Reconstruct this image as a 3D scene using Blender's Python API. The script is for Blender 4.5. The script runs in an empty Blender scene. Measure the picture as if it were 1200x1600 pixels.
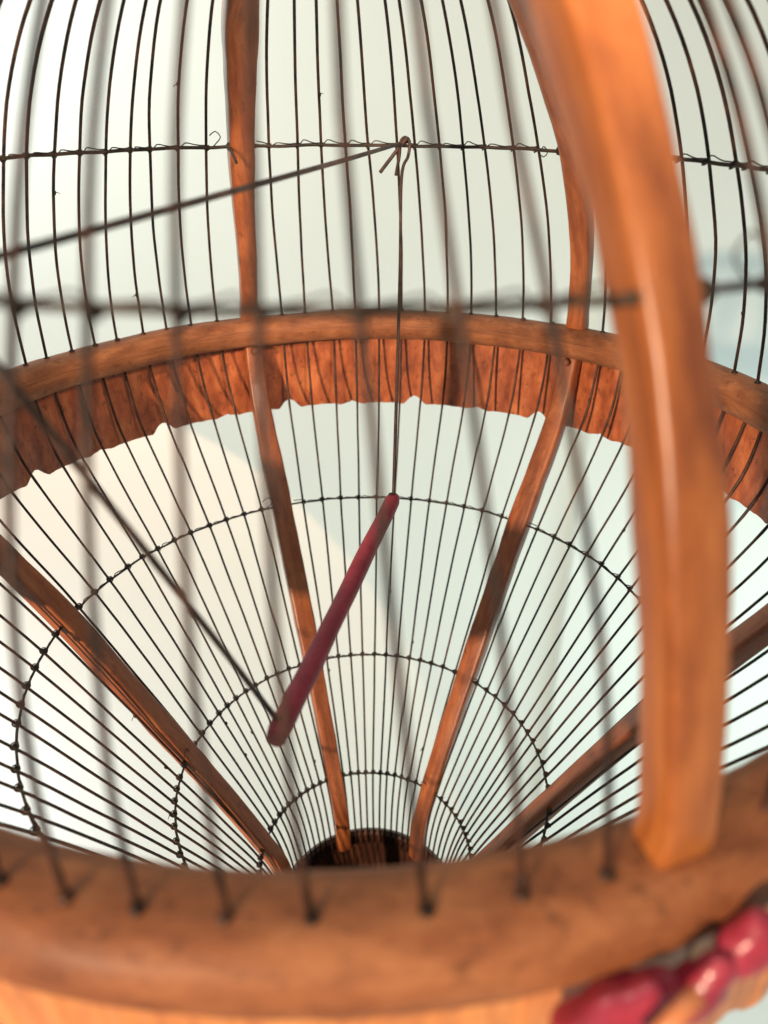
import bpy, bmesh, math, random
from mathutils import Vector, noise
random.seed(7)
R = 0.15                      # radius of the cage at its hoop, metres; lengths below are in hoop radii
sc = bpy.context.scene
COL = sc.collection
rad, sin, cos, pi = math.radians, math.sin, math.cos, math.pi

# ------------------------------------------------------------------ camera
RX = Vector((0.9991, 0.0397, -0.0161)); UP = Vector((-0.0058, 0.4986, 0.8668)); FW = Vector((-0.0425, 0.8659, -0.4984))
CAM = Vector((0.13934, -1.37069, 0.62063))
cd = bpy.data.cameras.new('camera'); cam = bpy.data.objects.new('camera', cd); COL.objects.link(cam)
from mathutils import Matrix
m = Matrix((RX, UP, -FW)).transposed().to_4x4(); m.translation = CAM * R
cam.matrix_world = m
cd.sensor_fit = 'HORIZONTAL'; cd.sensor_width = 36.0; cd.lens = 1153.0 / 1200 * 36
cd.clip_start = 0.005; cd.clip_end = 50
cd.dof.use_dof = True; cd.dof.focus_distance = 1.85 * R; cd.dof.aperture_fstop = 13.5
sc.camera = cam

# ------------------------------------------------------------------ light
w = bpy.data.worlds.new('World'); sc.world = w; w.use_nodes = True
w.node_tree.nodes['Background'].inputs[0].default_value = (0.80, 0.96, 0.97, 1)
w.node_tree.nodes['Background'].inputs[1].default_value = 0.33
def lamp(kind, name, loc, target, energy, color, **kw):
    l = bpy.data.lights.new(name, kind); l.energy = energy; l.color = color
    for k, v in kw.items(): setattr(l, k, v)
    o = bpy.data.objects.new(name, l); COL.objects.link(o)
    o.location = Vector(loc) * R
    o.rotation_euler = (Vector(target) - Vector(loc)).to_track_quat('-Z', 'Y').to_euler()
    return o
# warm room lamp in front of the cage on the left; the other lights are unseen, added to brighten post, cage and wall
lamp('AREA', 'room_lamp', (-6.2, -12.4, 4.2), (0, 0, 0), 68.0, (1.0, 0.73, 0.50), shape='DISK', size=0.06)
lamp('SPOT', 'post_fill', (1.05, -1.85, 1.45), (0.36, -0.62, 0.98), 10.5, (1.0, 0.77, 0.58), spot_size=rad(32), spot_blend=1.0, shadow_soft_size=0.03)  # added fill beside the camera, brightens the top of the near post
lamp('AREA', 'overhead_fill', (-1.0, 1.0, 9.0), (0, 0, 0), 4.0, (1.0, 0.86, 0.74), shape='SQUARE', size=0.5)  # added soft fill from above for the upward faces of the cage
lamp('AREA', 'left_wall_fill', (-10.0, 7.0, 4.0), (-7.6, 12.0, 4.0), 13.5, (0.95, 1.0, 1.0), shape='SQUARE', size=0.8)  # unseen fill added to whiten the upper left of the wall
lamp('AREA', 'low_wall_fill', (-14.0, 6.5, -15.0), (-13.0, 12.0, -15.5), 11.0, (1.0, 0.98, 1.0), shape='SQUARE', size=0.9)  # unseen fill added to lift the lower left of the wall
lamp('AREA', 'right_wall_fill', (9.0, 4.5, -11.0), (3.0, 12.0, -11.5), 15.5, (0.84, 1.0, 0.96), shape='SQUARE', size=1.6)  # greenish unseen fill added for the middle and right of the wall
lamp('SPOT', 'warm_patch_spot', (-7.0, 1.0, 2.5), (-6.1, 12.0, -12.0), 95.0, (1.0, 0.50, 0.30), spot_size=rad(39), spot_blend=0.03, shadow_soft_size=0.01)  # added beam whose edge draws the round warm patch on the wall
sc.view_settings.view_transform = 'Standard'; sc.view_settings.look = 'None'
sc.view_settings.exposure = 0.05; sc.view_settings.gamma = 1.0

# ------------------------------------------------------------------ materials
def nt(name):
    mt = bpy.data.materials.new(name); mt.use_nodes = True
    t = mt.node_tree; return mt, t, t.nodes['Principled BSDF']
def node(t, kind, **kw):
    n = t.nodes.new(kind)
    for k, v in kw.items():
        if k in n.inputs: n.inputs[k].default_value = v
        else: setattr(n, k, v)
    return n
def ramp(t, fac, stops):
    r = t.nodes.new('ShaderNodeValToRGB'); e = r.color_ramp.elements
    while len(e) < len(stops): e.new(0.5)
    for s, (p, c) in zip(e, stops): s.position = p; s.color = (*c, 1)
    t.links.new(fac, r.inputs[0]); return r
def wood(name, dark, mid, light, rough=0.38, coat=0.35, along=14.0, across=160.0, bump=0.25, spots=0.5):
    mt, t, b = nt(name); L = t.links.new
    uv = node(t, 'ShaderNodeUVMap'); oi = node(t, 'ShaderNodeObjectInfo')
    add = node(t, 'ShaderNodeVectorMath', operation='ADD')
    sc_ = node(t, 'ShaderNodeVectorMath', operation='SCALE'); sc_.inputs['Scale'].default_value = 9.0
    L(oi.outputs['Random'], sc_.inputs[0]); L(uv.outputs[0], add.inputs[0]); L(sc_.outputs[0], add.inputs[1])
    mp = node(t, 'ShaderNodeMapping'); mp.inputs['Scale'].default_value = (across, along, 1); L(add.outputs[0], mp.inputs[0])
    g = node(t, 'ShaderNodeTexNoise', Scale=4.0, Detail=6.0, Roughness=0.65); L(mp.outputs[0], g.inputs['Vector'])
    mp2 = node(t, 'ShaderNodeMapping'); mp2.inputs['Scale'].default_value = (110, 45, 1); L(add.outputs[0], mp2.inputs[0])
    p = node(t, 'ShaderNodeTexNoise', Scale=1.0, Detail=5.0, Roughness=0.6); L(mp2.outputs[0], p.inputs['Vector'])
    mx = node(t, 'ShaderNodeMath', operation='MULTIPLY_ADD'); L(g.outputs['Fac'], mx.inputs[0]); mx.inputs[1].default_value = 0.55
    mm = node(t, 'ShaderNodeMath', operation='MULTIPLY'); L(p.outputs['Fac'], mm.inputs[0]); mm.inputs[1].default_value = 0.45
    L(mm.outputs[0], mx.inputs[2])
    r = ramp(t, mx.outputs[0], [(0.38, dark), (0.5, mid), (0.62, light)])
    # small dark pits and worn spots in the lacquer
    mp3 = node(t, 'ShaderNodeMapping'); mp3.inputs['Scale'].default_value = (420, 260, 1); L(add.outputs[0], mp3.inputs[0])
    s = node(t, 'ShaderNodeTexNoise', Scale=1.0, Detail=3.0, Roughness=0.7); L(mp3.outputs[0], s.inputs['Vector'])
    sr = ramp(t, s.outputs['Fac'], [(0.30, (1 - spots,) * 3), (0.42, (1, 1, 1))])
    mul = node(t, 'ShaderNodeMix', data_type='RGBA', blend_type='MULTIPLY'); mul.inputs['Factor'].default_value = 1.0
    L(r.outputs[0], mul.inputs['A']); L(sr.outputs[0], mul.inputs['B'])
    L(mul.outputs['Result'], b.inputs['Base Color'])
    rr = node(t, 'ShaderNodeMapRange'); L(p.outputs['Fac'], rr.inputs['Value'])
    rr.inputs['To Min'].default_value = rough - 0.12; rr.inputs['To Max'].default_value = rough + 0.2
    L(rr.outputs[0], b.inputs['Roughness'])
    b.inputs['Coat Weight'].default_value = coat; b.inputs['Coat Roughness'].default_value = 0.32
    bp = node(t, 'ShaderNodeBump'); bp.inputs['Strength'].default_value = bump; bp.inputs['Distance'].default_value = 0.0006
    ad = node(t, 'ShaderNodeMath', operation='ADD'); L(mx.outputs[0], ad.inputs[0]); L(s.outputs['Fac'], ad.inputs[1])
    L(ad.outputs[0], bp.inputs['Height']); L(bp.outputs[0], b.inputs['Normal'])
    return mt
M = {}
M['rib'] = wood('lacquered_bamboo', (0.22, 0.056, 0.017), (0.33, 0.092, 0.027), (0.43, 0.140, 0.045), rough=0.36, coat=0.4, across=110.0, spots=0.35)
M['post'] = wood('honey_bamboo', (0.20, 0.052, 0.011), (0.34, 0.100, 0.021), (0.46, 0.155, 0.037), rough=0.34, coat=0.35, along=8.0, across=50.0, bump=0.12, spots=0.12)
M['hoop'] = wood('worn_hoop_wood', (0.19, 0.060, 0.022), (0.28, 0.095, 0.034), (0.38, 0.145, 0.056), rough=0.6, coat=0.04, bump=0.4, spots=0.4, across=60.0, along=22.0)
M['hoop'].node_tree.nodes['Principled BSDF'].inputs['Specular IOR Level'].default_value = 0.35
M['valance'] = wood('valance_wood', (0.22, 0.048, 0.015), (0.40, 0.098, 0.028), (0.54, 0.16, 0.050), rough=0.45, coat=0.2, along=22.0, across=60.0, bump=0.6, spots=0.6)
M['veneer'] = wood('golden_orange_lacquer', (0.46, 0.13, 0.03), (0.68, 0.235, 0.055), (0.80, 0.33, 0.09), rough=0.36, coat=0.4, bump=0.15, spots=0.3)
M['foot'] = wood('dark_foot_wood', (0.02, 0.007, 0.003), (0.05, 0.016, 0.007), (0.09, 0.03, 0.012), rough=0.5, coat=0.1)
def wire_mat(name, a, bcol, rough):
    mt, t, b = nt(name); L = t.links.new
    tc = node(t, 'ShaderNodeTexCoord')
    n = node(t, 'ShaderNodeTexNoise', Scale=160.0, Detail=4.0); L(tc.outputs['Object'], n.inputs['Vector'])
    r = ramp(t, n.outputs['Fac'], [(0.38, a), (0.68, bcol)]); L(r.outputs[0], b.inputs['Base Color'])
    b.inputs['Roughness'].default_value = rough; b.inputs['Metallic'].default_value = 0.1; b.inputs['Specular IOR Level'].default_value = 0.35
    n2 = node(t, 'ShaderNodeTexNoise', Scale=1400.0, Detail=2.0); L(tc.outputs['Object'], n2.inputs['Vector'])
    bp = node(t, 'ShaderNodeBump'); bp.inputs['Strength'].default_value = 0.5; bp.inputs['Distance'].default_value = 0.0003
    L(n2.outputs['Fac'], bp.inputs['Height']); L(bp.outputs[0], b.inputs['Normal'])
    return mt
M['wire'] = wire_mat('dark_cage_wire', (0.016, 0.009, 0.006), (0.085, 0.036, 0.022), 0.42)
M['ring'] = wire_mat('tarnished_ring_wire', (0.014, 0.010, 0.007), (0.065, 0.042, 0.026), 0.5)
M['swing_wire'] = wire_mat('swing_wire', (0.03, 0.018, 0.014), (0.10, 0.058, 0.042), 0.55)
def paint(name, a, bcol, rough, coat, scale=90.0, bump=0.3):
    mt, t, b = nt(name); L = t.links.new
    tc = node(t, 'ShaderNodeTexCoord')
    n = node(t, 'ShaderNodeTexNoise', Scale=scale, Detail=6.0, Roughness=0.7); L(tc.outputs['Object'], n.inputs['Vector'])
    r = ramp(t, n.outputs['Fac'], [(0.35, a), (0.7, bcol)]); L(r.outputs[0], b.inputs['Base Color'])
    b.inputs['Roughness'].default_value = rough; b.inputs['Coat Weight'].default_value = coat; b.inputs['Coat Roughness'].default_value = 0.12
    n2 = node(t, 'ShaderNodeTexNoise', Scale=scale * 9, Detail=3.0); L(tc.outputs['Object'], n2.inputs['Vector'])
    bp = node(t, 'ShaderNodeBump'); bp.inputs['Strength'].default_value = bump; bp.inputs['Distance'].default_value = 0.0004
    L(n2.outputs['Fac'], bp.inputs['Height']); L(bp.outputs[0], b.inputs['Normal'])
    return mt
M['perch'] = paint('dusty_red_paint', (0.27, 0.016, 0.036), (0.46, 0.045, 0.075), 0.55, 0.0)
M['perch_end'] = paint('worn_red_end', (0.30, 0.07, 0.05), (0.48, 0.17, 0.12), 0.6, 0.0)
M['knob'] = paint('glossy_crimson_lacquer', (0.20, 0.012, 0.028), (0.48, 0.040, 0.075), 0.38, 0.4, scale=60.0, bump=0.25)
M['stick'] = paint('orange_lacquer', (0.55, 0.17, 0.06), (0.68, 0.26, 0.10), 0.4, 0.3, bump=0.1)
def wallmat(name, c1, c2, sc_=3.0):
    mt, t, b = nt(name); L = t.links.new
    tc = node(t, 'ShaderNodeTexCoord')
    n = node(t, 'ShaderNodeTexNoise', Scale=sc_, Detail=5.0, Roughness=0.55); L(tc.outputs['Object'], n.inputs['Vector'])
    r = ramp(t, n.outputs['Fac'], [(0.3, c1), (0.7, c2)]); L(r.outputs[0], b.inputs['Base Color'])
    b.inputs['Roughness'].default_value = 0.55
    n2 = node(t, 'ShaderNodeTexNoise', Scale=150.0, Detail=4.0); L(tc.outputs['Object'], n2.inputs['Vector'])
    bp = node(t, 'ShaderNodeBump'); bp.inputs['Strength'].default_value = 0.15; bp.inputs['Distance'].default_value = 0.001
    L(n2.outputs['Fac'], bp.inputs['Height']); L(bp.outputs[0], b.inputs['Normal'])
    return mt
M['wall'] = wallmat('painted_wall', (0.75, 0.81, 0.775), (0.78, 0.835, 0.80))
M['floor'] = wallmat('pale_floor', (0.70, 0.71, 0.68), (0.76, 0.77, 0.74))

# ------------------------------------------------------------------ mesh helpers (input in hoop radii)
def build(name, verts, faces, mat, parent=None, uvs=None, smooth=True, sharp=None):
    me = bpy.data.meshes.new(name)
    me.from_pydata([tuple(Vector(v) * R) for v in verts], [], faces)
    if uvs:
        ul = me.uv_layers.new(name='UVMap')
        for poly in me.polygons:
            for li, vi in zip(poly.loop_indices, poly.vertices): ul.data[li].uv = uvs[vi]
    bm = bmesh.new(); bm.from_mesh(me); bmesh.ops.recalc_face_normals(bm, faces=bm.faces); bm.to_mesh(me); bm.free()
    if smooth: me.polygons.foreach_set('use_smooth', [True] * len(me.polygons))
    if sharp: me.set_sharp_from_angle(angle=rad(sharp))
    me.materials.append(mat)
    o = bpy.data.objects.new(name, me); COL.objects.link(o)
    if parent: o.parent = parent
    return o
def sweep(path, frames, section, closed=False, cap=True):
    """section(i) -> list of (a, b) offsets; frames[i] = (A, B) unit vectors. Returns verts, faces, uvs"""
    V, F, U = [], [], []
    n = None; s = 0.0
    for i, (p, (A, B)) in enumerate(zip(path, frames)):
        if i: s += (Vector(p) - Vector(path[i - 1])).length
        sec = section(i); n = len(sec); g = 0.0
        for k, (a, b) in enumerate(sec):
            if k: g += math.hypot(a - sec[k - 1][0], b - sec[k - 1][1])
            V.append(Vector(p) + A * a + B * b); U.append((g * R, s * R))
    m_ = len(path)
    for i in range(m_ if closed else m_ - 1):
        j = (i + 1) % m_
        for k in range(n):
            l = (k + 1) % n
            F.append((i * n + k, i * n + l, j * n + l, j * n + k))
    if cap and not closed:
        F.append(tuple(range(n))[::-1]); F.append(tuple(range((m_ - 1) * n, m_ * n)))
    return V, F, U
def tube_geo(path, r, seg=8, closed=False):
    path = [Vector(p) for p in path]; frames = []; n = len(path)
    prev = None
    for i in range(n):
        if closed: t = path[(i + 1) % n] - path[i - 1]
        else: t = path[min(i + 1, n - 1)] - path[max(i - 1, 0)]
        t.normalize()
        if prev is None:
            prev = t.orthogonal().normalized()
        A = (prev - t * prev.dot(t)).normalized(); prev = A
        frames.append((A, t.cross(A)))
    rr = r if callable(r) else (lambda i: r)
    return sweep(path, frames, lambda i: [(rr(i) * cos(2 * pi * k / seg), rr(i) * sin(2 * pi * k / seg)) for k in range(seg)], closed)
def merge(geos):
    V, F, U = [], [], []
    for v, f, u in geos:
        o = len(V); V += v; F += [tuple(i + o for i in ff) for ff in f]; U += u
    return V, F, U
def P(r, az, z): return Vector((r * sin(az), r * cos(az), z))
def smooth_curve(pts, n):
    """Catmull-Rom through pts, n samples per span"""
    out = []; q = [pts[0]] + list(pts) + [pts[-1]]
    for i in range(1, len(q) - 2):
        for k in range(n):
            t = k / n
            out.append(tuple(0.5 * (2 * b + (c - a) * t + (2 * a - 5 * b + 4 * c - d) * t * t + (3 * b - a - 3 * c + d) * t ** 3)
                             for a, b, c, d in zip(q[i - 1], q[i], q[i + 1], q[i + 2])))
    out.append(tuple(pts[-1])); return out
def rounded(wd, dp, bev, k=3):
    pts = []
    for cx, cy, a0 in ((wd / 2 - bev, dp / 2 - bev, 0), (-wd / 2 + bev, dp / 2 - bev, 90), (-wd / 2 + bev, -dp / 2 + bev, 180), (wd / 2 - bev, -dp / 2 + bev, 270)):
        for j in range(k + 1):
            a = rad(a0 + 90 * j / k); pts.append((cx + bev * cos(a), cy + bev * sin(a)))
    return pts
def nz(x, y=0.0, z=0.0): return noise.noise(Vector((x, y, z)))

# ------------------------------------------------------------------ the setting
def quad_box(name, x0, x1, y0, y1, z0, z1, mat, label=None):
    V = [(x, y, z) for x in (x0, x1) for y in (y0, y1) for z in (z0, z1)]
    F = [(0, 1, 3, 2), (4, 6, 7, 5), (0, 4, 5, 1), (2, 3, 7, 6), (0, 2, 6, 4), (1, 5, 7, 3)]
    o = build(name, V, F, mat, smooth=False); o['kind'] = 'structure'; return o
WALL = 12.0
quad_box('wall', -30, 30, WALL, WALL + 0.8, -20, 20, M['wall'])
quad_box('pilaster', 3.4, 30.0, WALL - 0.5, WALL - 0.003, -20, 20, M['wall'])
quad_box('floor', -30, 30, -20, WALL + 0.8, -20.5, -20.003, M['floor'])

# ------------------------------------------------------------------ the cage
cage = bpy.data.objects.new('bird_cage', None); COL.objects.link(cage)
cage['label'] = 'round lacquered bamboo bird cage with dark wires, scalloped valance under its wide hoop'
cage['category'] = 'bird cage'
RIB0 = -22.597; PITCH = 360 / 78
# bulging upper half, funnel shaped lower half: (r, z)
UPPER = [(1.0, -0.03), (1.0, 0.0), (0.985, 0.15), (0.945, 0.305), (0.864, 0.486), (0.777, 0.636), (0.66, 0.775), (0.51, 0.89), (0.33, 0.97), (0.14, 1.01)]
LOWER = [(1.0, -0.02), (0.995, -0.10), (0.968, -0.22), (0.908, -0.33), (0.762, -0.547), (0.628, -0.77), (0.501, -0.993), (0.402, -1.17), (0.315, -1.339), (0.275, -1.46), (0.250, -1.62)]
HAZ = {-9: -62.4, -8: -58.7, -7: -54.3, -6: -50.2, -5: -46.3, -4: -41.7, -3: -37.5, -2: -33.4, -1: -28.5, 0: -22.6, 1: -16.7, 2: -12.5, 3: -7.4, 4: -3.2, 5: 1.1, 6: 5.3, 7: 9.6, 8: 13.9,
       9: 18.0, 10: 22.7, 11: 27.7, 12: 33.0, 13: 37.4, 19: 66.6, 20: 71.0,
       38: 150.8, 39: 157.3, 40: 161.7, 41: 166.4, 42: 171.3, 43: 177.0, 44: 181.3, 45: 185.8, 46: 189.7, 47: 193.6}
TAZ = {39: 157.3, 40: 164.3, 41: 168.9, 42: 173.4, 43: 178.0, 44: 181.8, 45: 186.0, 46: 190.0, -9: -63.5, -8: -59.5, -7: -54.9, -6: -50.5, -5: -46.2, -4: -41.9, -3: -38.5, -2: -33.7, -1: -28.5, 1: -17.5, 2: -12.4, 3: -8.1, 4: -3.7, 5: 0.3, 7: 8.8, 8: 13.3, 9: 17.5, 10: 21.4, 11: 26.7, 12: 30.9, 17: 56.8, 18: 61.8, 20: 69.3}
def hoop_az(i): return HAZ.get(i, RIB0 + PITCH * i + random.uniform(-0.35, 0.35))
idx_all = list(range(-13, 65))
AZH = {i: hoop_az(i) for i in idx_all}
AZT = {i: TAZ.get(i, AZH[i] + random.uniform(-0.35, 0.35)) for i in idx_all}
def ring_tilt(az): return -0.016 * sin(az)
lower_c = smooth_curve(LOWER, 5); upper_c = smooth_curve(UPPER, 5)
def r_at(z):
    c = lower_c if z < 0 else upper_c
    best = min(range(len(c) - 1), key=lambda k: abs((c[k][1] + c[k + 1][1]) / 2 - z))
    (r0, z0), (r1, z1) = c[best], c[best + 1]
    t = (z - z0) / (z1 - z0) if z1 != z0 else 0
    return r0 + (r1 - r0) * t
LOWDRIFT = {i: random.uniform(-0.5, 0.5) for i in idx_all}
def wire_az(i, z):
    if z >= 0: return AZH[i] + (AZT[i] - AZH[i]) * min(z / 0.486, 1.25)
    reg = RIB0 + PITCH * i
    t = min(-z / 0.6, 1.0)
    return AZH[i] + (reg + LOWDRIFT[i] - AZH[i]) * t * 0.7
RIBS = [-13, 0, 13, 26, 39, 52]
WR = 0.0038
for i in idx_all:
    if i in RIBS: continue
    path = [(r, z) for r, z in reversed(upper_c)] + [(r, z) for r, z in lower_c if z < -0.03]
    pts = []
    for r, z in path:
        az = rad(wire_az(i, z))
        k = 0.0030 * nz(z * 2.6, i * 3.1) + 0.0012 * nz(z * 9, i * 5.1)
        pts.append(P(r + k, az + 0.0055 * nz(z * 2.1, i * 1.7 + 40) + 0.0016 * nz(z * 8, i * 2.3), z))
    V, F, U = tube_geo(pts, lambda k_: WR * (1.0 if path[k_][1] > -0.3 else 0.86), 8)
    geos = [(V, F, U)]
    for b_ in range(random.choice((0, 1, 1, 2))):       # small burrs and drops of old lacquer on the wire
        kk = random.randrange(12, len(pts) - 12); p_ = pts[kk]; t_ = (pts[kk + 1] - p_).normalized(); sd = t_.orthogonal().normalized() * 0.0022 * random.choice((-1, 1))
        geos.append(tube_geo([p_ - t_ * 0.005, p_ - t_ * 0.002 + sd, p_ + t_ * 0.002 + sd, p_ + t_ * 0.006], lambda q_: (0.003, 0.0048, 0.0044, 0.003)[q_], 6))
        if random.random() < 0.5: geos.append(tube_geo([p_, p_ + sd * 5, p_ + sd * 7 + t_ * 0.004], 0.0009, 4))
    V, F, U = merge(geos)
    build('cage_wire', V, F, M['wire'], cage, U)

# ---- ribs
def lerp(tab, z):
    for (z0, v0), (z1, v1) in zip(tab, tab[1:]):
        if z <= z1: return v0 + (v1 - v0) * max(0, min(1, (z - z0) / (z1 - z0)))
    return tab[-1][1]
WUP = [(-0.02, 0.060), (0.04, 0.050), (0.3, 0.055), (0.5, 0.066), (0.75, 0.080), (1.0, 0.060)]
WLO = [(-1.6, 0.048), (-1.3, 0.052), (-0.9, 0.062), (-0.5, 0.064), (-0.25, 0.056), (-0.05, 0.050)]
def rib(name, i, curve, wtab, dtab, seed):
    pts = []; frames = []
    rb = [c for c in curve]
    for k, (r, z) in enumerate(rb):
        az = rad(wire_az(i, z))
        pts.append(P(r + 0.004 + 0.004 * nz(z * 3, seed), az + 0.006 * nz(z * 2, seed + 9), z))
        (ra, za), (rc, zc) = rb[max(k - 1, 0)], rb[min(k + 1, len(rb) - 1)]
        tr, tz = rc - ra, zc - za; ln = math.hypot(tr, tz); tr /= ln; tz /= ln
        T = Vector((cos(az), -sin(az), 0))
        N = P(abs(tz), az, 0) + Vector((0, 0, -tr if tz > 0 else tr))
        frames.append((T, N))
    n = len(rb)
    def sec(k):
        z = rb[k][1]; f = 1 + 0.09 * nz(z * 6, seed + 3) + 0.05 * nz(z * 21, seed + 5)
        g = 1 + 0.08 * nz(z * 7, seed + 17)
        e = 0.72 if k in (0, n - 1) else 1.0
        big = lerp([(0.0, 1.10), (0.3, 1.14), (0.42, 0.93), (0.55, 0.86), (0.7, 0.90)], z) if (i == 39 and name == 'upper_rib') else 1.0
        wd, dp = lerp(wtab, z) * f * e * big, lerp(dtab, z) * g * e * big
        return rounded(wd, dp, min(wd, dp) * 0.19, 3)
    V, F, U = sweep(pts, frames, sec)
    return build(name, V, F, M['post'] if (i == 39 and name == 'upper_rib') else M['rib'], cage, U, sharp=50)
up_r = smooth_curve([(0.998, 0.0), (0.996, 0.02), (0.985, 0.15), (0.945, 0.305), (0.864, 0.486), (0.777, 0.636), (0.66, 0.775), (0.51, 0.89), (0.33, 0.97), (0.14, 1.01)], 8)
lo_r = smooth_curve([(0.992, -0.075), (0.985, -0.12), (0.962, -0.22), (0.905, -0.33), (0.758, -0.547), (0.626, -0.77), (0.499, -0.993), (0.40, -1.17), (0.312, -1.339), (0.262, -1.46), (0.245, -1.62)], 8)
RIBCURVE = {39: [(0.982, 0.002), (0.984, 0.03), (0.970, 0.10), (0.945, 0.208), (0.912, 0.316), (0.873, 0.412), (0.825, 0.502), (0.765, 0.59), (0.692, 0.68), (0.595, 0.775), (0.46, 0.87), (0.3, 0.95), (0.14, 1.0)],
            0: [(0.998, 0.0), (0.99, 0.03), (0.963, 0.10), (0.933, 0.20), (0.909, 0.36), (0.857, 0.52), (0.787, 0.67), (0.703, 0.79), (0.56, 0.90), (0.36, 0.97), (0.14, 1.01)],
            13: [(1.0, 0.0), (0.998, 0.03), (0.979, 0.20), (0.938, 0.328), (0.864, 0.485), (0.759, 0.623), (0.612, 0.773), (0.47, 0.87), (0.3, 0.96), (0.14, 1.01)]}
RIBCURVE = {k: smooth_curve(v, 6) for k, v in RIBCURVE.items()}
DUP = [(0, 0.044), (0.04, 0.048), (0.3, 0.050), (0.5, 0.060), (0.75, 0.072), (1, 0.05)]
DLO = [(-1.6, 0.036), (-0.9, 0.044), (-0.4, 0.048), (-0.05, 0.044)]
for n_, i in enumerate(RIBS):
    rib('upper_rib', i, RIBCURVE.get(i, up_r), WUP, DUP, n_ * 5.3)
    rib('lower_rib', i, lo_r, WLO, DLO, n_ * 7.7 + 50)
    # peg end that pins the rib under the hoop
    az = rad(AZH[i]); c = P(0.962, az, -0.092)
    V, F, U = tube_geo([c, c + P(-0.012, az, 0), c + P(-0.018, az, -0.001)], lambda k: (0.012, 0.011, 0.006)[k], 9)
    build('peg', V, F, M['hoop'], cage, U)

# ---- hoop
HSEC = [(0.939, -0.020), (0.949, -0.007), (0.966, 0.001), (1.005, 0.003), (1.019, 0.001), (1.030, -0.005), (1.042, -0.015), (1.050, -0.032), (1.052, -0.050), (1.047, -0.066), (1.034, -0.078),
        (0.968, -0.081), (0.952, -0.075), (0.940, -0.061), (0.934, -0.040)]
N = 260; pts, frames = [], []
for k in range(N):
    az = 2 * pi * k / N; pts.append(P(1.0, az, 0)); frames.append((P(1, az, 0), Vector((0, 0, 1))))
def hsec(k):
    a = 2 * pi * k / N; c, s = cos(a) * 3, sin(a) * 3
    dz = 0.003 * nz(c * 1.3, s * 1.3, 5); out = []
    for j, (r, z) in enumerate(HSEC):
        out.append((r - 1 + 0.0030 * nz(c * 3, s * 3, j * 0.7) + 0.0015 * nz(c * 11, s * 11, j), z + dz + 0.0022 * nz(c * 3, s * 3, 30 + j * 0.7) + 0.001 * nz(c * 12, s * 12, 9 + j)))
    return out
V, F, U = sweep(pts, frames, hsec, closed=True)
# grain runs round the hoop
build('hoop', V, F, M['hoop'], cage, U)
for i in idx_all:      # dark drill hole collar round each wire where it enters the hoop
    if i in RIBS: continue
    az = rad(AZH[i]); c = P(r_at(0.004), az, 0)
    V, F, U = tube_geo([c + Vector((0, 0, -0.004)), c + Vector((0, 0, 0.0055)), c + Vector((0, 0, 0.0075))], lambda k: (0.0085, 0.0075, 0.0045)[k], 8)
    build('drill_hole', V, F, M['wire'], cage, U)

# ---- scalloped valance, one board to each bay
def valance_bottom(azd):
    k = (azd - 7.5) / 12.0; d = abs(k - round(k)) * 12.0; soft = round(k) % 2
    if azd > 0: pass
    top = -0.313 if soft else -0.292
    if d < 0.45: z = top - 0.006 * d / 0.45
    elif d < 2.3:
        t = (d - 0.45) / 1.85; t = t * t * (3 - 2 * t); z = (top - 0.006) * (1 - t) + -0.3255 * t
    elif d < 3.4: z = -0.3255 + 0.0035 * (d - 2.3) / 1.1
    else: z = -0.322
    return z + 0.0018 * nz(azd * 0.35, 3)
for n_, i in enumerate(RIBS):
    a0, a1 = AZH[i] if i in AZH else 0, None
    j = RIBS[(n_ + 1) % 6]; a1 = AZH[j] + (360 if n_ == 5 else 0)
    a0 += 0.12; a1 -= 0.12
    nu, nv = 150, 7; V, F, U = [], [], []
    for side, rr in ((0, 1.026), (1, 1.040)):
        for u in range(nu + 1):
            azd = a0 + (a1 - a0) * u / nu; zb = valance_bottom(azd); az = rad(azd)
            for v in range(nv + 1):
                z = -0.072 + (zb + 0.072) * v / nv
                gr = 0.0022 * nz(azd * 0.9, z * 2, side) + 0.0012 * nz(azd * 3.1, z * 3, 4 + side)
                # shallow gouged vertical flutes
                gr += 0.0020 * abs(((azd * 0.236 + 0.2 * nz(azd * .2, 7)) % 1.0) - 0.5) * 2
                V.append(P(rr + gr, az, z)); U.append((azd * 0.0174 * R + side * 0.5, z * R))
    w_ = nv + 1; off = (nu + 1) * w_
    for u in range(nu):
        for v in range(nv):
            a = u * w_ + v; F.append((a, a + w_, a + w_ + 1, a + 1)); F.append((off + a, off + a + 1, off + a + w_ + 1, off + a + w_))
        for v in (0, nv):
            a = u * w_ + v; F.append((a, a + w_, off + a + w_, off + a))
    for u in (0, nu):
        for v in range(nv):
            a = u * w_ + v; F.append((a, a + 1, off + a + 1, off + a))
    vb = build('valance_board', V, F, M['valance'], cage, U, sharp=45)
    vb.data.materials.append(M['veneer'])
    for p_ in vb.data.polygons:
        if all(q_ >= off for q_ in p_.vertices): p_.material_index = 1

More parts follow.
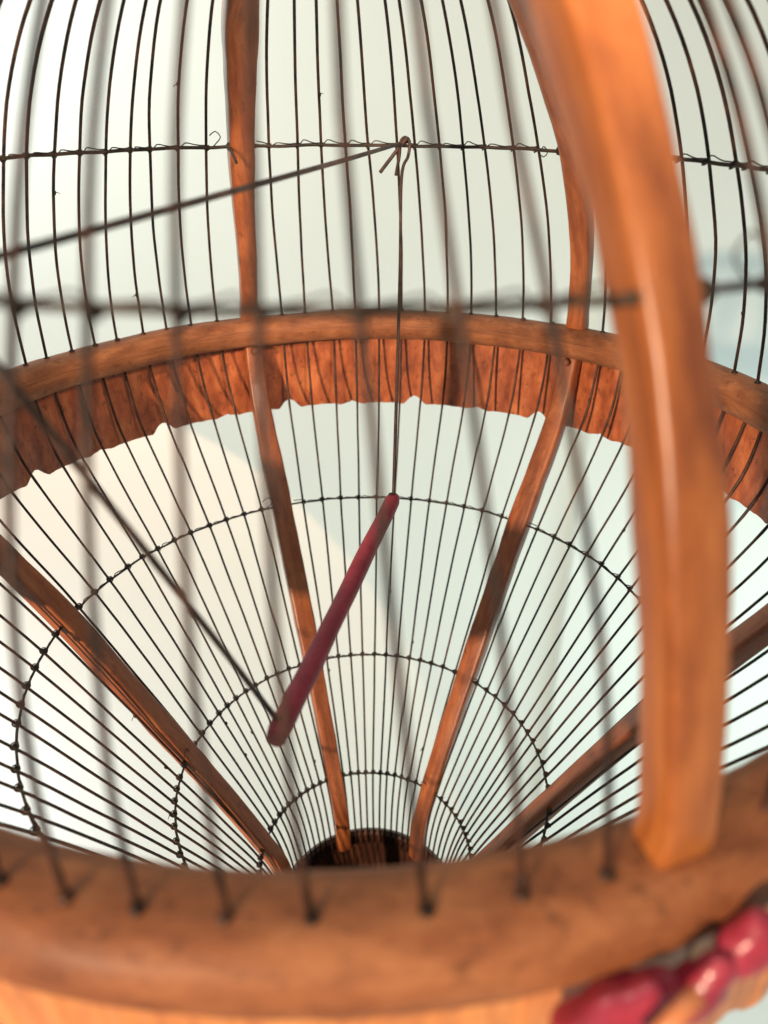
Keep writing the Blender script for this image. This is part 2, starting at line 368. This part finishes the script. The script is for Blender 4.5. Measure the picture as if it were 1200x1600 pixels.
# ---- horizontal ring wires, cut at each rib and bound to the uprights
def make_rings(r, z, name_seed, tilt=0.0, wr=0.0030, loose=0.006, kn=0.80):
    for n_, i in enumerate(RIBS):
        nxt = 13
        a0 = wire_az(i, z); j = RIBS[(n_ + 1) % 6]; a1 = wire_az(j, z) + (360 if n_ == 5 else 0)
        zz = lambda azr: z + tilt * sin(azr)
        rin = r - 2 * WR - 0.0006
        pts = []
        for k in range(61):
            ad = a0 + (a1 - a0) * k / 60; az = rad(ad)
            pts.append(P(rin + 0.0015 * nz(ad * .3, name_seed), az, zz(az) + 0.003 * nz(ad * 0.16, name_seed + 2)))
        V, F, U = tube_geo(pts, wr, 8)
        ring = build('ring_wire', V, F, M['ring'], cage, U)
        # thin binding wire: one turn round each crossing, then a loose span to the next
        path = []; knots = []
        azs = [wire_az(i + k, z) for k in range(1, 13)]
        azs = [a + (0 if a > a0 - 1 else 360) for a in azs]
        rng = random.Random(int(name_seed * 100 + n_))
        start = rad(azs[0] - (azs[0] - a0) * 0.45); path.append(P(rin, start, zz(start) + 0.012))
        for k, ad in enumerate(azs):
            az = rad(ad); c = P(rin + WR, az, zz(az) + 0.003 * nz(ad * 0.16, name_seed + 2))
            T = Vector((cos(az), -sin(az), 0)); Nn = P(1, az, 0); Zv = Vector((0, 0, 1))
            rr = 0.0078
            for q_ in range(13):
                a = 2 * pi * q_ / 12 * 1.5 + 1.2
                path.append(c + (T * 0.7 + Zv * 0.72).normalized() * cos(a) * rr + Nn * sin(a) * rr + (T * 0.72 - Zv * 0.7) * (q_ / 12 - 0.5) * 0.008)
            V, F, U = tube_geo([c - T * 0.007, c - T * 0.004, c, c + T * 0.004, c + T * 0.007], lambda q_: (0.0025, 0.0048, 0.0058, 0.0048, 0.0025)[q_] * kn * rng.uniform(0.85, 1.2), 7)
            knots.append((V, F, U))
            if k in (0, 11) and name_seed < 2:      # ring end driven into the side of the rib
                e_ = rad(a0 + 1.9) if k == 0 else rad(a1 - 1.9); Te = Vector((cos(e_), -sin(e_), 0)); ce = P(rin + 0.002, e_, zz(e_))
                knots.append(tube_geo([ce - Te * 0.014, ce - Te * 0.009, ce, ce + Te * 0.009, ce + Te * 0.014], lambda q_: (0.004, 0.0105, 0.0125, 0.010, 0.004)[q_] * (1.0 if k == 11 else 0.55), 9))
            if k < 11:
                b = rad(azs[k + 1]); lift = loose * rng.uniform(0.3, 1.3)
                for q_ in (0.25, 0.5, 0.75):
                    a_ = az + (b - az) * q_
                    path.append(P(rin - 0.002, a_, zz(a_) + lift * (1.35 - 1.5 * q_) * 1.2 + 0.003))
        end = rad(azs[-1] + 1.2); path.append(P(rin, end, zz(end) + 0.003)); path.append(P(rin - .002, end + 0.006, zz(end) + 0.008))
        if rng.random() < 0.6:
            e_ = path[-1]; ra = rad(azs[-1]); T_ = Vector((cos(ra), -sin(ra), 0)); dn = -1 if rng.random() < 0.5 else 1; g_ = rng.uniform(0.7, 1.5)
            path += [e_ + T_ * 0.012 * g_ + Vector((0, 0, 0.012 * dn * g_)), e_ + T_ * 0.002 + Vector((0, 0, 0.024 * dn * g_)), e_ - T_ * 0.012 * g_ + Vector((0, 0, 0.016 * dn * g_))]
        sm = smooth_curve(path, 2)
        V, F, U = merge([tube_geo(sm, 0.0015, 5)] + knots)
        build('binding_wire', V, F, M['ring'], ring, U)
        # bent tail of the ring where it passes through the rib
        az = rad(a0); c = P(rin - 0.03, az + 0.036, zz(az))
        tail = [P(rin, az + 0.055, zz(az)), P(rin - 0.012, az + 0.045, zz(az) - 0.004), c + Vector((0, 0, -0.012)), P(rin - 0.03, az + 0.048, zz(az) - 0.035)]
        if name_seed < 2 and n_ in (1,): 
            az2 = rad(a0); s_ = -1
            tail = [P(rin - 0.002, az2 - 0.05, zz(az2)), P(rin - 0.03, az2 - 0.045, zz(az2) - 0.004), P(rin - 0.034, az2 - 0.038, zz(az2) - 0.02), P(rin - 0.034, az2 - 0.03, zz(az2) - 0.038)]
            V, F, U = tube_geo(smooth_curve(tail, 4), 0.0042, 7); build('wire_tail', V, F, M['ring'], ring, U)
make_rings(0.864, 0.486, 1.0, tilt=-0.016, loose=0.007, wr=0.0042, kn=1.25)
make_rings(0.762, -0.547, 3.0, loose=0.004)
make_rings(0.501, -0.993, 5.0, loose=0.004)
make_rings(0.315, -1.339, 7.0, loose=0.006)

# ---- foot cup and crown
def lathe(name, prof, mat, seg=96, sharp=40):
    V, F, U = [], [], []
    for k in range(seg):
        a = 2 * pi * k / seg
        for j, (r, z) in enumerate(prof): V.append(P(r, a, z)); U.append((a * 0.3 * R, j * 0.02 * R + z * R))
    n = len(prof)
    for k in range(seg):
        l = (k + 1) % seg
        for j in range(n): F.append((k * n + j, l * n + j, l * n + (j + 1) % n, k * n + (j + 1) % n))
    return build(name, V, F, mat, cage, U, sharp=sharp)
lathe('foot_cup', [(0.258, -1.585), (0.27, -1.575), (0.285, -1.585), (0.295, -1.64), (0.30, -1.85), (0.32, -1.92), (0.31, -1.96), (0.02, -1.96), (0.02, -1.92), (0.24, -1.91), (0.262, -1.85), (0.262, -1.66)], M['foot'])
lathe('crown_disc', [(0.01, 1.03), (0.16, 1.03), (0.19, 1.02), (0.2, 1.0), (0.18, 0.985), (0.01, 0.985)], M['rib'])

# ---- carved crimson petals on the outside of the hoop
knob_spec = [(163.2, 1.076, -0.082, 0.062, 0.036, 12), (158.8, 1.078, -0.076, 0.044, 0.026, 42), (156.2, 1.074, -0.046, 0.042, 0.026, 34)]
for kn, (az_, r_, z_, la, lb, tilt) in enumerate(knob_spec):
    az = rad(az_); c = P(r_, az, z_); T = Vector((cos(az), -sin(az), 0)) * cos(rad(tilt)) * -1 + Vector((0, 0, 1)) * sin(rad(tilt)); Nn = P(1, az, 0); Z2 = T.cross(Nn)
    V, F, U = [], [], []; ns, nr = 36, 22
    def lump(v, j, k):
        d_ = (v - c); f = 1 + 0.30 * nz(d_.x * 34 + kn * 7, d_.y * 34, d_.z * 34) + 0.10 * nz(d_.x * 80, d_.y * 80, d_.z * 80 + kn)
        return c + d_ * f
    for j in range(1, nr):
        t = pi * j / nr
        for k in range(ns):
            a = 2 * pi * k / ns; wob = (sin(t) ** 0.8) * (1 - 0.25 * cos(t)) * (1 - 0.16 * math.exp(-((a - pi * 0.35) / 0.35) ** 2))
            V.append(lump(c + T * (-la * cos(t)) + Nn * (lb * 0.75 * wob * cos(a)) + Z2 * (lb * wob * sin(a)), j, k)); U.append((0, 0))
    V += [lump(c - T * la, 0, 0), lump(c + T * la, 0, 0)]; U += [(0, 0)] * 2
    for j in range(nr - 2):
        for k in range(ns): l = (k + 1) % ns; F.append((j * ns + k, j * ns + l, (j + 1) * ns + l, (j + 1) * ns + k))
    for k in range(ns): l = (k + 1) % ns; F.append((len(V) - 2, l, k)); F.append((len(V) - 1, (nr - 2) * ns + k, (nr - 2) * ns + l))
    build('carved_petal', V, F, M['knob'], cage)
V, F, U = tube_geo([Vector((0.368, -1.042, -0.011)), Vector((0.349, -1.053, -0.024)), Vector((0.322, -1.07, -0.046))], 0.0085, 10)
o = build('clasp_stick', V, F, M['stick'], cage, U)

# ------------------------------------------------------------------ the swing inside
swing = bpy.data.objects.new('perch_swing', None); COL.objects.link(swing)
swing['label'] = 'swing with a dusty red round perch hanging on bent wires inside the cage'
swing['category'] = 'bird swing'
A = Vector((0.083, 0.294, -0.295)); B = Vector((-0.086, -0.523, -0.295))
hook_far = P(0.853, rad(6.9), 0.490); hook_near = Vector((-0.262, -0.758, 0.492))
n = 40; axis = (B - A)
def pr(k):
    t = k / n; base = 0.0200 + 0.0015 * nz(t * 4, 2)
    e = min(t, 1 - t) * axis.length
    return base * (0.80 + 0.20 * min(1, e / 0.012))
V, F, U = tube_geo([A + axis * (k / n) + Vector((0.002 * nz(k * .12, 1), 0, 0.002 * nz(k * .12, 8))) for k in range(n + 1)], pr, 18)
perch = build('perch', V, F, M['perch'], swing, U, sharp=50)
d = axis.normalized()
V, F, U = tube_geo([B + d * 0.0005, B + d * 0.003, B + d * 0.0045], lambda k: (0.0152, 0.0145, 0.011)[k], 16)
build('perch_end', V, F, M['perch_end'], perch, U)
SW = 0.0050
def perch_wrap(c, n_turn, r0):
    u = d.orthogonal().normalized(); v = d.cross(u); out = []
    for q_ in range(int(n_turn * 14) + 1):
        a = 2 * pi * q_ / 14; out.append(c + u * cos(a) * r0 + v * sin(a) * r0 + d * 0.006 * (q_ / 14 - n_turn / 2))
    return out
far_low = A + axis * 0.02 + Vector((0.004, 0, 0.016)); near_low = B - axis * 0.035 + Vector((-0.006, 0, 0.012))
for c_, e_ in ((B - axis * 0.035, 0.0215), (A + axis * 0.022, 0.0212)):
    hole = tube_geo([c_ + Vector((-0.002, 0, 0.0165)), c_ + Vector((-0.002, 0, 0.0218))], 0.0062, 10)
    build('wire_hole', hole[0], hole[1], M['wire'], perch, hole[2])
# far hanger: hook over the ring, then down to the perch
fl = smooth_curve([hook_far + Vector((-0.022, -0.012, -0.078)), hook_far + Vector((-0.012, -0.014, -0.03)), hook_far + Vector((-0.008, -0.016, 0.004)), hook_far + Vector((0.004, 0.004, 0.014)), hook_far + Vector((0.016, -0.012, 0.002)),
                   hook_far + Vector((0.012, -0.022, -0.03)), hook_far + Vector((-0.006, -0.034, -0.085)), hook_far.lerp(far_low, 0.4), far_low, far_low + Vector((0, 0, -0.03))], 6)
V, F, U = tube_geo(fl, 0.0044, 7); build('hanger_wire', V, F, M['swing_wire'], swing, U)
nl = smooth_curve([hook_near + Vector((0.02, 0.0, -0.05)), hook_near + Vector((0.012, 0.0, 0.004)), hook_near + Vector((0, -0.012, 0.014)), hook_near + Vector((-0.006, 0.012, -0.02)), hook_near.lerp(near_low, 0.5), near_low,
                   near_low + Vector((0.004, -0.003, -0.016)), near_low + Vector((0.012, -0.016, -0.024))], 6)
V, F, U = tube_geo(nl, SW, 7); build('hanger_wire', V, F, M['swing_wire'], swing, U)
cw = smooth_curve([hook_far + Vector((-0.065, -0.012, -0.070)), hook_far + Vector((-0.022, -0.014, -0.020)), hook_far + Vector((0.006, -0.01, 0.010)), hook_far + Vector((0.012, 0.006, 0.006)), hook_far + Vector((0.0, -0.006, 0.002)), hook_far + Vector((-0.02, -0.05, 0.0)),
                   hook_far.lerp(hook_near, 0.3), hook_far.lerp(hook_near, 0.6), hook_near + Vector((0, 0.01, 0)), hook_near + Vector((-.004, -0.02, 0.004))], 6)
V, F, U = tube_geo(cw, SW, 7); build('cross_wire', V, F, M['swing_wire'], swing, U)
